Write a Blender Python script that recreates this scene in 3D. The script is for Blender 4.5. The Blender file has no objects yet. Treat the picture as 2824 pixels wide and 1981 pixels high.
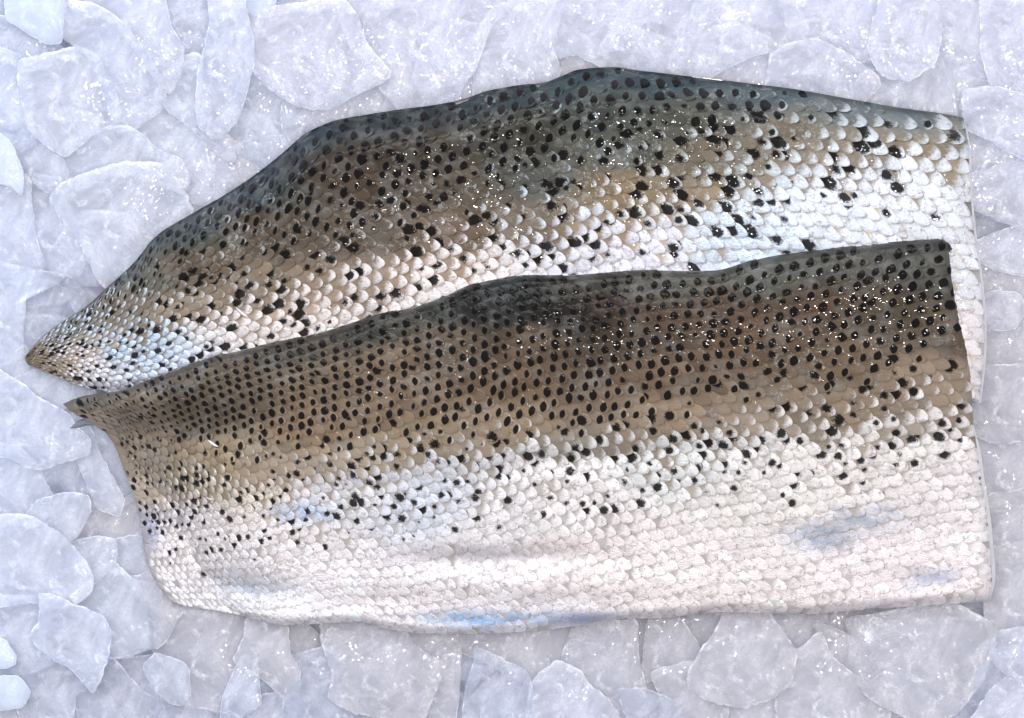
import bpy, math, random
import numpy as np
rng = np.random.default_rng(7); random.seed(7)
S = bpy.context.scene
# ---------------------------------------------------------------- camera, world, lamps
MM = 0.4/2824.0            # metres per photo pixel on the ice plane
CAMD = 0.75
cam = bpy.data.cameras.new('camera'); co = bpy.data.objects.new('camera', cam); S.collection.objects.link(co)
co.location = (0, 0, CAMD); cam.sensor_width = 36; cam.lens = 36*CAMD/0.4
cam.clip_start = 0.01; cam.clip_end = 20; S.camera = co
w = bpy.data.worlds.new('World'); S.world = w; w.use_nodes = True
bg = w.node_tree.nodes['Background']; bg.inputs[0].default_value = (0.87, 0.88, 1.0, 1); bg.inputs[1].default_value = 0.64
def area(name, loc, target, size, power, col, sy=None):
    l = bpy.data.lights.new(name, 'AREA'); l.energy = power; l.color = col; l.size = size
    if sy: l.shape = 'RECTANGLE'; l.size_y = sy
    o = bpy.data.objects.new(name, l); S.collection.objects.link(o); o.location = loc
    from mathutils import Vector
    o.rotation_euler = (Vector(target)-Vector(loc)).to_track_quat('-Z', 'Y').to_euler()
    return o
area('overhead_softbox', (-0.30, 1.35, 1.0), (0, 0, 0), 1.0, 17.0, (1.0, 0.955, 0.93))
area('side_softbox', (1.0, -0.7, 1.1), (0, 0, 0), 0.9, 2.5, (1.0, 0.96, 0.93))
area('blue_sky_light', (-0.9, 0.75, 0.55), (-0.05, 0.02, 0), 0.25, 5.0, (0.36, 0.60, 1.0))  # area light standing in for unseen blue sky at the upper left
area('bulb_back', (-0.16, 0.21, 1.5), (0, 0, 0), 0.045, 3.36, (1.0, 0.93, 0.9))
area('bulb_middle', (0.05, 0.03, 1.5), (0, 0, 0), 0.045, 3.08, (1.0, 0.93, 0.9))
area('bulb_right', (0.45, 0.02, 1.5), (0, 0, 0), 0.045, 3.6399999999999997, (1.0, 0.95, 0.9))
area('bulb_far_right', (0.25, 0.42, 1.5), (0, 0, 0), 0.045, 3.08, (1.0, 0.97, 0.95))
S.view_settings.view_transform = 'Standard'; S.view_settings.look = 'None'; S.view_settings.exposure = -0.15; S.view_settings.gamma = 1
S.cycles.max_bounces = 8; S.cycles.transparent_max_bounces = 8; S.cycles.diffuse_bounces = 3; S.cycles.glossy_bounces = 2; S.cycles.transmission_bounces = 4

# ---------------------------------------------------------------- helpers
def W(px, py, z):
    """photo pixel (2824 px wide) seen at height z -> world xyz"""
    k = (CAMD-z)/CAMD*MM
    return np.stack([(px-1412)*k, (990.5-py)*k, z*np.ones_like(px)], -1)
def lin(c):
    c = np.asarray(c, float)/255.0
    return np.where(c <= 0.04045, c/12.92, ((c+0.055)/1.055)**2.4)
def sm(a, b, x):
    t = np.clip((x-a)/(b-a), 0, 1); return t*t*(3-2*t)
_K = [(rng.normal(size=2), rng.uniform(0, 6.28)) for _ in range(24)]
def wn(x, y, f, o=0):
    """cheap smooth noise -1..1"""
    r = 0
    for i in range(6):
        k, p = _K[(i+o) % 24]; r = r+np.sin(f*(k[0]*x+k[1]*y)*2.0+p+1.7*np.sin(f*(k[1]*x-k[0]*y)+p*2))
    return r/4.0
def make_obj(name, V, F, mats, parent=None, smooth=True, fmat=None):
    me = bpy.data.meshes.new(name)
    V = np.asarray(V, np.float32); F = np.asarray(F, np.int32)
    n = F.shape[1]
    me.vertices.add(len(V)); me.vertices.foreach_set('co', V.ravel())
    me.loops.add(F.size); me.loops.foreach_set('vertex_index', F.ravel())
    me.polygons.add(len(F)); me.polygons.foreach_set('loop_start', np.arange(0, F.size, n, dtype=np.int32))
    for m in mats: me.materials.append(m)
    if fmat is not None: me.polygons.foreach_set('material_index', np.asarray(fmat, np.int32))
    me.polygons.foreach_set('use_smooth', np.full(len(F), smooth))
    me.update(calc_edges=True); me.validate()
    o = bpy.data.objects.new(name, me); S.collection.objects.link(o)
    if parent: o.parent = parent
    return o
def tag(o, label, cat=None, group=None, kind=None):
    o['label'] = label
    if cat: o['category'] = cat
    if group: o['group'] = group
    if kind: o['kind'] = kind
def gridfaces(nu, nv, base=0, wrap=False):
    i = np.arange(nu-1)[:, None]*nv; j = np.arange(nv if wrap else nv-1)[None, :]; j2 = (j+1) % nv
    return np.stack([i+j, i+nv+j, i+nv+j2, i+j2], -1).reshape(-1, 4)+base
def curve(pts, t):
    """arclength sampling of a polyline (Catmull-Rom smoothed)"""
    p = np.array(pts, float); n = len(p)
    q = np.vstack([2*p[0]-p[1], p, 2*p[-1]-p[-2]]); out = []
    for i in range(1, n):
        for s in np.linspace(0, 1, 8, endpoint=False):
            a, b, c, d = q[i-1], q[i], q[i+1], q[i+2]
            out.append(0.5*((2*b)+(-a+c)*s+(2*a-5*b+4*c-d)*s*s+(-a+3*b-3*c+d)*s**3))
    out.append(p[-1]); out = np.array(out)
    l = np.r_[0, np.cumsum(np.hypot(*np.diff(out, axis=0).T))]; l /= l[-1]
    return np.stack([np.interp(t, l, out[:, 0]), np.interp(t, l, out[:, 1])], -1)

# ---------------------------------------------------------------- materials
class NT:
    def __init__(s, name):
        s.m = bpy.data.materials.new(name); s.m.use_nodes = True; s.t = s.m.node_tree; s.b = s.t.nodes['Principled BSDF']
    def n(s, typ, **kw):
        x = s.t.nodes.new(typ)
        for k, v in kw.items():
            if k.startswith('i_'):
                key = k[2:]; key = int(key) if key.isdigit() else key.replace('_', ' ')
                s.set(x.inputs[key], v)
            else: setattr(x, k, v)
        return x
    def set(s, inp, v):
        if isinstance(v, bpy.types.NodeSocket): s.t.links.new(v, inp)
        elif isinstance(v, bpy.types.Node): s.t.links.new(v.outputs[0], inp)
        else: inp.default_value = v
    def math(s, op, a, b=0.0, c=None, clamp=False):
        x = s.t.nodes.new('ShaderNodeMath'); x.operation = op; x.use_clamp = clamp
        s.set(x.inputs[0], a); s.set(x.inputs[1], b)
        if c is not None: s.set(x.inputs[2], c)
        return x.outputs[0]
    def step(s, e0, e1, x):
        m = s.t.nodes.new('ShaderNodeMapRange'); m.interpolation_type = 'SMOOTHSTEP'
        s.set(m.inputs['From Min'], e0); s.set(m.inputs['From Max'], e1); s.set(m.inputs['Value'], x); return m.outputs[0]
    def mix(s, f, a, b):
        m = s.t.nodes.new('ShaderNodeMix'); m.data_type = 'RGBA'
        s.set(m.inputs[0], f); s.set(m.inputs[6], a); s.set(m.inputs[7], b); return m.outputs[2]
    def facet(s, tc, scale, amp):
        # wet film broken into tiny flat facets, each with its own tilt
        v = s.n('ShaderNodeTexVoronoi', i_Scale=scale, i_Vector=tc)
        a = s.n('ShaderNodeVectorMath', operation='SUBTRACT', i_0=v.outputs[1], i_1=(0.5, 0.5, 0.5))
        b = s.n('ShaderNodeVectorMath', operation='SCALE', i_0=a, i_Scale=amp)
        c = s.n('ShaderNodeVectorMath', operation='ADD', i_0=s.n('ShaderNodeNewGeometry').outputs['Normal'], i_1=b)
        return s.n('ShaderNodeVectorMath', operation='NORMALIZE', i_0=c).outputs[0]
    def P(s, **kw):
        for k, v in kw.items(): s.set(s.b.inputs[k.replace('_', ' ')], v)

def ice_mat(name, col, col2, trans, frost, see=0.5):
    t = NT(name); tc = t.n('ShaderNodeTexCoord').outputs['Object']; oi = t.n('ShaderNodeObjectInfo')
    big = t.n('ShaderNodeTexNoise', i_Scale=38.0, i_Detail=5.0, i_Roughness=0.62, i_Vector=tc, i_Distortion=0.6)
    streak = t.n('ShaderNodeTexNoise', i_Scale=150.0, i_Detail=5.0, i_Roughness=0.7, i_Vector=tc, i_Distortion=0.3)
    fine = t.n('ShaderNodeTexNoise', i_Scale=700.0, i_Detail=3.0, i_Roughness=0.6, i_Vector=tc)
    vor = t.n('ShaderNodeTexVoronoi', i_Scale=800.0, i_Vector=tc)
    cl = t.step(0.38, 0.66, big.outputs[0])
    rr = t.math('MULTIPLY', oi.outputs['Random'], 0.55)
    c = t.mix(t.math('ADD', t.math('MULTIPLY', cl, 0.5), rr, clamp=True), (*col, 1), (*col2, 1))
    rm = t.n('ShaderNodeAttribute', attribute_name='rim').outputs[2]
    fr = t.math('MULTIPLY', t.step(0.50, 0.80, streak.outputs[0]), frost)
    fr = t.math('MAXIMUM', fr, t.math('MULTIPLY', rm, t.math('MULTIPLY', t.step(0.40, 0.62, streak.outputs[0]), 0.9)))
    ck = t.n('ShaderNodeTexVoronoi', feature='DISTANCE_TO_EDGE', i_Scale=34.0, i_Vector=t.n('ShaderNodeVectorMath', operation='ADD', i_0=tc, i_1=t.n('ShaderNodeVectorMath', operation='SCALE', i_0=big.outputs[1], i_Scale=0.03)))
    ckm = t.math('MULTIPLY', t.math('SUBTRACT', 1.0, t.step(0.0, 0.035, ck.outputs[0])), t.step(0.50, 0.60, big.outputs[0]))
    fr = t.math('MAXIMUM', fr, t.math('MULTIPLY', ckm, 0.8))
    c = t.mix(fr, c, (0.95, 0.97, 1.0, 1))
    h = t.math('ADD', t.math('MULTIPLY', streak.outputs[0], 0.35), t.math('MULTIPLY', fine.outputs[0], 0.28))
    h = t.math('ADD', h, t.math('MULTIPLY', big.outputs[0], 1.6))
    rough_area = t.step(0.46, 0.62, big.outputs[0])
    h = t.math('ADD', h, t.math('MULTIPLY', t.math('MULTIPLY', vor.outputs[0], 0.9), rough_area))
    bump = t.n('ShaderNodeBump', i_Strength=0.55, i_Distance=0.0016, i_Height=h)
    cbi = t.facet(tc, 1700.0, t.math('ADD', 0.12, t.math('MULTIPLY', rough_area, 0.35)))
    t.P(Base_Color=c, Roughness=0.13, IOR=1.31, Transmission_Weight=t.math('MULTIPLY', t.math('SUBTRACT', 1.0, t.math('MULTIPLY', cl, 0.8)), trans),
        Subsurface_Weight=1.0, Subsurface_Radius=(0.9, 1.0, 1.15), Subsurface_Scale=0.012, Normal=bump, Coat_Normal=cbi,
        Coat_Weight=1.0, Coat_Roughness=0.05, Coat_IOR=1.33, Specular_IOR_Level=0.4)
    t.b.subsurface_method = 'BURLEY'
    tr = t.n('ShaderNodeBsdfTransparent', i_Color=(0.97, 0.985, 1, 1)); mx = t.n('ShaderNodeMixShader')
    clear = t.math('MULTIPLY', t.math('SUBTRACT', 1.0, t.math('MULTIPLY', cl, 0.5)), see)
    t.set(mx.inputs[0], t.math('MULTIPLY', clear, t.math('SUBTRACT', 1.0, fr))); t.set(mx.inputs[1], t.b); t.set(mx.inputs[2], tr)
    t.set(t.t.nodes['Material Output'].inputs[0], mx)
    return t.m
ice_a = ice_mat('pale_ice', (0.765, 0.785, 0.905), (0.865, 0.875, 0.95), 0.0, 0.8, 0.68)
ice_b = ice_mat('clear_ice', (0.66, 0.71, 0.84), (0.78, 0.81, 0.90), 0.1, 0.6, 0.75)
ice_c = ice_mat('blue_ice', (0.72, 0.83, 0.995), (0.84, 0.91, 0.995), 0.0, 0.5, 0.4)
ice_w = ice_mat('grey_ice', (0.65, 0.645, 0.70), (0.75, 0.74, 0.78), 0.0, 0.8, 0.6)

ice_l = ice_mat('blue_lit_ice', (0.75, 0.81, 0.95), (0.86, 0.895, 0.98), 0.0, 0.8, 0.68)  # bluer copy of the pale ice: blue light from the left in the colour
def scale_mat():
    t = NT('silver_scales')
    uv = t.n('ShaderNodeUVMap', uv_map='scale_uv').outputs[0]
    sep = t.n('ShaderNodeSeparateXYZ', i_Vector=uv); tc = t.n('ShaderNodeTexCoord').outputs['Object']
    A = t.n('ShaderNodeAttribute', attribute_name='pig').outputs   # base colour of the skin
    B = t.n('ShaderNodeAttribute', attribute_name='dat').outputs[0]
    s3 = t.n('ShaderNodeSeparateColor', i_Color=B)   # silver, spot size, spot style
    Cc = t.n('ShaderNodeAttribute', attribute_name='sil').outputs[0]   # silver tint
    C2 = t.n('ShaderNodeSeparateColor', i_Color=t.n('ShaderNodeAttribute', attribute_name='dat2').outputs[0])  # rnd, offs a, offs b
    n1 = t.n('ShaderNodeTexNoise', i_Scale=420.0, i_Detail=4.0, i_Roughness=0.65, i_Vector=tc)
    n2 = t.n('ShaderNodeTexNoise', i_Scale=1500.0, i_Detail=3.0, i_Roughness=0.7, i_Vector=tc)
    n3 = t.n('ShaderNodeTexNoise', i_Scale=110.0, i_Detail=3.0, i_Vector=tc)
    a, b = sep.outputs[0], sep.outputs[1]
    w1 = t.math('MULTIPLY', t.math('SUBTRACT', n1.outputs[0], 0.5), 1.0)
    w2 = t.math('MULTIPLY', t.math('SUBTRACT', n2.outputs[0], 0.5), 1.0)
    rad = t.math('SQRT', t.math('ADD', t.math('MULTIPLY', a, a), t.math('MULTIPLY', b, b)))
    # silver film: crescent at the free edge, grows with 'silver'
    thr = t.math('SUBTRACT', 1.2, t.math('MULTIPLY', s3.outputs[0], 1.48))
    sx = t.math('ADD', t.math('ADD', a, t.math('MULTIPLY', w1, 0.9)), t.math('MULTIPLY', w2, 0.5))
    sil = t.step(t.math('SUBTRACT', thr, 0.22), t.math('ADD', thr, 0.22), sx)
    sil = t.math('MULTIPLY', sil, t.step(0.0, 0.12, s3.outputs[0]))
    skin = t.mix(t.math('MULTIPLY', t.math('ADD', n1.outputs[0], n2.outputs[0]), 0.22), A[0], (0.02, 0.02, 0.02, 1))
    skin = t.mix(t.step(0.45, 0.75, n3.outputs[0]), skin, t.mix(0.22, skin, (0.35, 0.36, 0.34, 1)))
    # pale growth flecks on pigmented scales
    fleck = t.math('MULTIPLY', t.step(0.53, 0.62, t.math('ADD', t.math('MULTIPLY', n1.outputs[0], 0.62), t.math('MULTIPLY', n2.outputs[0], 0.42))), t.step(-0.3, 0.25, a))
    skin = t.mix(t.math('MULTIPLY', t.math('MULTIPLY', fleck, t.step(0.01, 0.12, s3.outputs[0])), 0.45), skin, (0.40, 0.41, 0.37, 1))
    silc = t.mix(t.step(0.50, 0.70, t.math('ADD', t.math('MULTIPLY', n2.outputs[0], 0.35), t.math('MULTIPLY', n1.outputs[0], 0.68))), Cc, (0.40, 0.37, 0.36, 1))
    col = t.mix(sil, skin, silc)
    # thin brown seam along the scale's rim
    rim = t.step(0.89, 0.985, rad)
    col = t.mix(t.math('MULTIPLY', rim, t.math('ADD', 0.45, t.math('MULTIPLY', t.math('MULTIPLY', s3.outputs[0], t.math('SUBTRACT', 1.0, s3.outputs[0])), 1.5))), col, t.mix(t.math('POWER', s3.outputs[0], 3.0), (0.018, 0.016, 0.014, 1), (0.20, 0.16, 0.14, 1)))
    # melanin spot
    da = t.math('DIVIDE', t.math('SUBTRACT', a, C2.outputs[1]), t.math('ADD', 0.42, t.math('MULTIPLY', s3.outputs[2], 0.25)))
    db = t.math('SUBTRACT', b, C2.outputs[2])
    dr = t.math('SQRT', t.math('ADD', t.math('MULTIPLY', da, da), t.math('MULTIPLY', db, db)))
    dl = t.math('ADD', t.math('POWER', t.math('ABSOLUTE', da), 1.25), t.math('MULTIPLY', t.math('MULTIPLY', db, db), 1.15))
    d = t.mix(t.step(0.2, 0.4, s3.outputs[2]), dl, dr)
    d = t.math('ADD', d, t.math('MULTIPLY', t.math('ADD', w1, t.math('MULTIPLY', w2, 0.8)), t.math('MULTIPLY', s3.outputs[2], 1.25)))
    soft = t.math('ADD', 0.05, t.math('MULTIPLY', s3.outputs[2], 0.16))
    sp = t.math('SUBTRACT', 1.0, t.step(t.math('SUBTRACT', s3.outputs[1], soft), t.math('ADD', s3.outputs[1], soft), d))
    sp = t.math('MULTIPLY', sp, t.step(0.02, 0.08, s3.outputs[1]))
    spc = t.mix(C2.outputs[0], (0.002, 0.0015, 0.0015, 1), (0.006, 0.004, 0.003, 1))
    col = t.mix(t.math('MULTIPLY', sp, 0.97), col, spc)
    n4 = t.n('ShaderNodeTexNoise', i_Scale=2600.0, i_Detail=2.0, i_Vector=tc)
    bmp = t.n('ShaderNodeBump', i_Strength=0.75, i_Distance=0.0005, i_Height=t.math('ADD', t.math('ADD', n1.outputs[0], t.math('MULTIPLY', n2.outputs[0], 0.6)), t.math('MULTIPLY', n4.outputs[0], 1.1)))
    cb = t.facet(tc, 2200.0, 0.20)
    met = t.math('MULTIPLY', t.math('MULTIPLY', sil, t.math('SUBTRACT', 1.0, sp)), 0.45)
    t.P(Base_Color=col, Metallic=met, Roughness=t.math('SUBTRACT', 0.55, t.math('MULTIPLY', sil, 0.27)), Normal=bmp, Coat_Normal=cb,
        Coat_Weight=0.6, Coat_Roughness=0.02, Coat_IOR=1.33, Specular_IOR_Level=0.02)
    return t.m
scales_m = scale_mat()
def skin_mat():
    t = NT('wet_skin'); tc = t.n('ShaderNodeTexCoord').outputs['Object']
    A = t.n('ShaderNodeAttribute', attribute_name='pig').outputs[0]
    n1 = t.n('ShaderNodeTexNoise', i_Scale=300.0, i_Detail=4.0, i_Vector=tc)
    c = t.mix(t.math('MULTIPLY', n1.outputs[0], 0.4), A, (0.03, 0.028, 0.025, 1))
    bmp = t.n('ShaderNodeBump', i_Strength=0.5, i_Distance=0.0006, i_Height=n1.outputs[0])
    t.P(Base_Color=c, Roughness=0.4, Coat_Weight=1.0, Coat_Roughness=0.08, Normal=bmp); return t.m
skin_m = skin_mat()
def flesh_mat():
    t = NT('glazed_flesh'); tc = t.n('ShaderNodeTexCoord').outputs['Object']
    n1 = t.n('ShaderNodeTexNoise', i_Scale=160.0, i_Detail=4.0, i_Vector=tc)
    c = t.mix(n1.outputs[0], (0.60, 0.58, 0.60, 1), (0.80, 0.78, 0.80, 1))
    bmp = t.n('ShaderNodeBump', i_Strength=0.4, i_Distance=0.001, i_Height=n1.outputs[0])
    t.P(Base_Color=c, Roughness=0.35, Subsurface_Weight=1.0, Subsurface_Scale=0.006, Coat_Weight=1.0, Coat_Roughness=0.08, Normal=bmp, IOR=1.33); return t.m
flesh_m = flesh_mat()
def plain(name, c, r=0.4, **kw):
    t = NT(name); tc = t.n('ShaderNodeTexCoord').outputs['Object']
    n1 = t.n('ShaderNodeTexNoise', i_Scale=200.0, i_Detail=4.0, i_Vector=tc)
    t.P(Base_Color=t.mix(n1.outputs[0], (*[x*0.75 for x in c], 1), (*c, 1)), Roughness=r, Coat_Weight=0.6, **kw); return t.m
tray_m = plain('display_counter_metal', (0.72, 0.78, 0.88), 0.5)
fin_m = plain('fin_membrane', (0.28, 0.30, 0.31), 0.35)
flake_m = plain('loose_scale_white', (0.9, 0.88, 0.86), 0.15)

# ---------------------------------------------------------------- fillets (curves in 2296-px coordinates)
K = 2824/2296.0
class Fillet: pass
def build_surface(Tp, Bp, Lp, Rp, hfun):
    f = Fillet(); nu, nv = 700, 300
    u = np.linspace(0, 1, nu); v = np.linspace(0, 1, nv)
    T, B, L, R = curve(Tp, u), curve(Bp, u), curve(Lp, v), curve(Rp, v)
    U, V = np.meshgrid(u, v, indexing='ij')
    P = (1-V)[..., None]*T[:, None]+V[..., None]*B[:, None]+(1-U)[..., None]*L[None]+U[..., None]*R[None] \
        - ((1-U)*(1-V))[..., None]*T[0]-(U*(1-V))[..., None]*T[-1]-((1-U)*V)[..., None]*B[0]-(U*V)[..., None]*B[-1]
    f.D = P; Z = hfun(U, V, P[..., 0], P[..., 1])*0.001
    f.X = W(P[..., 0]*K, P[..., 1]*K, Z); f.X[..., 2] = Z
    du = np.gradient(f.X, axis=0); dv = np.gradient(f.X, axis=1)
    n = np.cross(dv, du); n /= np.linalg.norm(n, axis=-1, keepdims=True)+1e-12
    n[n[..., 2] < 0] *= -1
    f.N = n; f.nu, f.nv = nu, nv; f.T, f.B, f.L, f.R = T, B, L, R
    return f
def samp(G, f, u, v):
    x = np.clip(u, 0, 1)*(f.nu-1); y = np.clip(v, 0, 1)*(f.nv-1)
    i = np.minimum(x.astype(int), f.nu-2); j = np.minimum(y.astype(int), f.nv-2); a = (x-i)[..., None]; b = (y-j)[..., None]
    return G[i, j]*(1-a)*(1-b)+G[i+1, j]*a*(1-b)+G[i, j+1]*(1-a)*b+G[i+1, j+1]*a*b
def gauss(x, y, cx, cy, rx, ry, rot=0):
    c, s = math.cos(rot), math.sin(rot); dx = (x-cx)*c+(y-cy)*s; dy = -(x-cx)*s+(y-cy)*c
    return np.exp(-(dx/rx)**2-(dy/ry)**2)
def field(pts, x, y, n):
    """smooth scattered-data blend of control values"""
    num = 0; den = 0
    for p in pts:
        d2 = ((x-p[0])*0.55)**2+(y-p[1])**2+120
        wg = d2**-2.0
        num = num+wg[..., None]*np.array(p[2], float); den = den+wg
    return num/den[..., None]

def build_scales(f, Nu, Nv, theta, fields, seed):
    r = np.random.default_rng(seed)
    pu, pv = 47.0, 29.0; Ls, Lt = Nu*pu, Nv*pv
    I, J = np.meshgrid(np.arange(-60, 120), np.arange(-100, 140), indexing='ij')
    C = np.concatenate([np.stack([I*pu, J*pv], -1).reshape(-1, 2), np.stack([(I+.5)*pu, (J+.5)*pv], -1).reshape(-1, 2)])
    C = C+r.normal(0, 1.0, C.shape)
    c, s = math.cos(theta), math.sin(theta)
    Rm = np.array([[c, s], [-s, c]])   # maps (x,y) row-vectors; y down
    C = (C-[0, 0])@Rm
    ss = np.linspace(0, 1, 400); dens = 0.55+0.45*sm(0.0, 0.45, ss)+0.22*sm(0.5, 1.0, ss); cw = np.r_[0, np.cumsum((dens[1:]+dens[:-1])/2)]; cw /= cw[-1]
    keep = (C[:, 0] > 4) & (C[:, 0] < Ls-7) & (C[:, 1] > 3) & (C[:, 1] < Lt-3)
    C = C[keep]; n = len(C)
    NA, NB = 12, 9
    a = np.cos(np.linspace(math.pi, 0, NA)); bq = np.linspace(-1, 1, NB)
    Ag, Bg = np.meshgrid(a, bq, indexing='ij')
    wid = np.maximum(1-np.abs(Ag)**1.85, 0)**(1/1.45)
    Bw = Bg*np.maximum(wid, 0.02)
    edge = np.maximum(sm(0.80, 1.0, np.abs(Bg))*1.0, sm(0.93, 1.0, np.abs(Ag)))
    hl, hw = 0.62*pu, 0.63*pv
    cu = np.interp(np.clip(C[:, 0]/Ls, 0, 1), ss, cw); cv = np.clip(C[:, 1]/Lt, 0, 1)
    Dc = samp(f.D, f, cu, cv); F = fields(Dc[:, 0], Dc[:, 1], cu, cv, r)
    sz = r.normal(1, 0.045, (n, 1, 1))*F.get('size', np.ones(n))[:, None, None]
    lx = Ag[None]*hl*sz; ly = Bw[None]*hw*sz
    rot = r.normal(0, 0.07, (n, 1, 1)); lx, ly = lx*np.cos(rot)+ly*np.sin(rot), -lx*np.sin(rot)+ly*np.cos(rot)
    off = np.stack([lx, ly], -1)@Rm
    Q = C[:, None, None, :]+off
    uu = np.interp(np.clip(Q[..., 0]/Ls, -0.003, 1.003), ss, cw); vv = Q[..., 1]/Lt
    outside = (vv < 0) | (vv > 1) | (Q[..., 0] < 0) | (Q[..., 0] > Ls)
    uu = np.clip(uu, 0, 1); vv = np.clip(vv, 0, 1)
    X = samp(f.X, f, uu, vv); N = samp(f.N, f, uu, vv)
    A1 = Ag[None]
    lift = F['lift'][:, None, None]
    h = 0.00012+lift*(0.00115*(A1+1)/2)-0.00030*(Bg[None]**2)*wid[None]*lift-0.00026*edge[None]
    h = h+lift*(r.normal(0, 0.00007, (n, 1, 1))*Bg[None]+r.normal(0, 0.00009, (n, 1, 1))*A1)
    h = np.where(outside, np.minimum(h, 0.0002), h)
    X = X+N*h[..., None]
    V = X.reshape(-1, 3)
    g = gridfaces(NA, NB); Fc = (np.arange(n)[:, None, None]*(NA*NB)+g[None]).reshape(-1, 4)
    uv = np.stack([np.broadcast_to(Ag, (n, NA, NB)), np.broadcast_to(Bw, (n, NA, NB))], -1).reshape(-1, 2)
    rep = lambda q: np.repeat(q, NA*NB, axis=0)
    Dv = samp(f.D, f, uu, vv).reshape(-1, 2)
    pig = F['pigf'](Dv[:, 0], Dv[:, 1])*(0.45+0.55*sm(0.0, 0.045, vv.reshape(-1)))[:, None]
    pig = np.clip(pig*rep(np.clip(r.normal(1, 0.10, n), .7, 1.35))[:, None], 0, .9)
    wm = F.get('warm', np.ones(3)); wv = sm(0.03, 0.12, vv.reshape(-1))[:, None]; pig = pig*(1-wv+wv*wm)
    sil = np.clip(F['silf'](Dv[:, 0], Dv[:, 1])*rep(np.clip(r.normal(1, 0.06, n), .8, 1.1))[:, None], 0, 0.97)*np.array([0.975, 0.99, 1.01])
    dat = rep(np.stack([F['silver'], F['spot'], F['style']], -1))
    dat2 = rep(np.stack([r.random(n), F['oa'], F['ob']], -1))
    return V, Fc, uv, pig, sil, dat, dat2
def add_attrs(me, nverts_pad, uv, pig, sil, dat, dat2):
    def col(name, a):
        at = me.attributes.new(name, 'FLOAT_COLOR', 'POINT'); z = np.zeros((len(me.vertices), 4), np.float32); z[:, 3] = 1
        z[:len(a), :3] = a; at.data.foreach_set('color', z.ravel())
    col('pig', pig); col('sil', sil); col('dat', dat); col('dat2', dat2)
    ul = me.uv_layers.new(name='scale_uv'); vi = np.zeros(len(me.loops), np.int32); me.loops.foreach_get('vertex_index', vi)
    full = np.zeros((len(me.vertices), 2), np.float32); full[:len(uv)] = uv
    ul.data.foreach_set('uv', full[vi].ravel())
def build_fillet(name, label, f, sc, pigf, under, ext, group=None):
    root = bpy.data.objects.new(name, None); S.collection.objects.link(root)
    cx = f.X[f.nu//2, f.nv//2]; root.location = (cx[0], cx[1], 0.0)
    V, Fc, uv, pig, sil, dat, dat2 = sc
    # base sheet under the scales
    su = slice(None, None, 3); sv = slice(None, None, 3)
    Gx = f.X[su, sv]-f.N[su, sv]*0.00015; GD = f.D[su, sv]; a, b = Gx.shape[:2]
    V2 = Gx.reshape(-1, 3); F2 = gridfaces(a, b, len(V)); pig2 = pigf(GD[..., 0].ravel(), GD[..., 1].ravel())*0.7*(0.45+0.55*sm(0.0, 0.045, np.broadcast_to(np.linspace(0, 1, f.nv)[::3][None], GD.shape[:2]).reshape(-1)))[:, None]
    VV = np.vstack([V, V2])-np.array(root.location)
    o = make_obj('skin', VV, np.vstack([Fc, F2]), [scales_m, skin_m], root, fmat=np.r_[np.zeros(len(Fc)), np.ones(len(F2))])
    z0 = np.zeros((len(V2), 3)); add_attrs(o.data, 0, uv, np.vstack([pig, pig2]), np.vstack([sil, z0]), np.vstack([dat, z0]), np.vstack([dat2, z0]))
    # flesh: closed body below the skin, slightly proud at the cut end
    su = slice(None, None, 8); sv = slice(None, None, 6)
    iu = np.unique(np.r_[np.arange(0, f.nu, 8), f.nu-1]); iv = np.unique(np.r_[np.arange(0, f.nv, 6), f.nv-1])
    top = f.X[np.ix_(iu, iv)]-np.array([0, 0, 1.0])*0.0008
    D = f.D[np.ix_(iu, iv)]; na, nb = top.shape[:2]
    bot = top.copy(); bot[..., 2] = under(D[..., 0], D[..., 1], top[..., 2])
    ctr = top.mean((0, 1)); rings = []
    def border(G): return np.vstack([G[0, :], G[1:, -1], G[-1, -2::-1], G[-2:0:-1, 0]])
    bt = border(top); bb = border(bot); nbv = len(bt)
    bD = border(D); side = np.zeros((nbv, 3))
    e = ext(bD[:, 0], bD[:, 1]); side[:, :2] = e*0.001
    mid = (bt+bb)/2+side; up = bt+side*0.85; up[:, 2] -= 0.0006
    Vt = top.reshape(-1, 3); Vb = bot.reshape(-1, 3)
    allv = np.vstack([Vt, Vb, up, mid]); F_ = [gridfaces(na, nb), gridfaces(na, nb, len(Vt))[:, ::-1]]
    idx = np.arange(na*nb).reshape(na, nb); bi = np.concatenate([idx[0, :], idx[1:, -1], idx[-1, -2::-1], idx[-2:0:-1, 0]])
    k = np.arange(nbv); k2 = (k+1) % nbv; oU = len(Vt)+len(Vb); oM = oU+nbv
    F_.append(np.stack([bi[k], bi[k2], oU+k2, oU+k], -1)); F_.append(np.stack([oU+k, oU+k2, oM+k2, oM+k], -1))
    F_.append(np.stack([oM+k, oM+k2, bi[k2]+len(Vt), bi[k]+len(Vt)], -1))
    fl = make_obj('flesh', allv-np.array(root.location), np.vstack(F_), [flesh_m], root)
    tag(root, label, 'fish fillet', group)
    return root

P2 = lambda pts: (lambda x: np.interp(x, [p[0] for p in pts], [p[1] for p in pts]))
SILV = lin((236, 229, 224))
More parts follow.
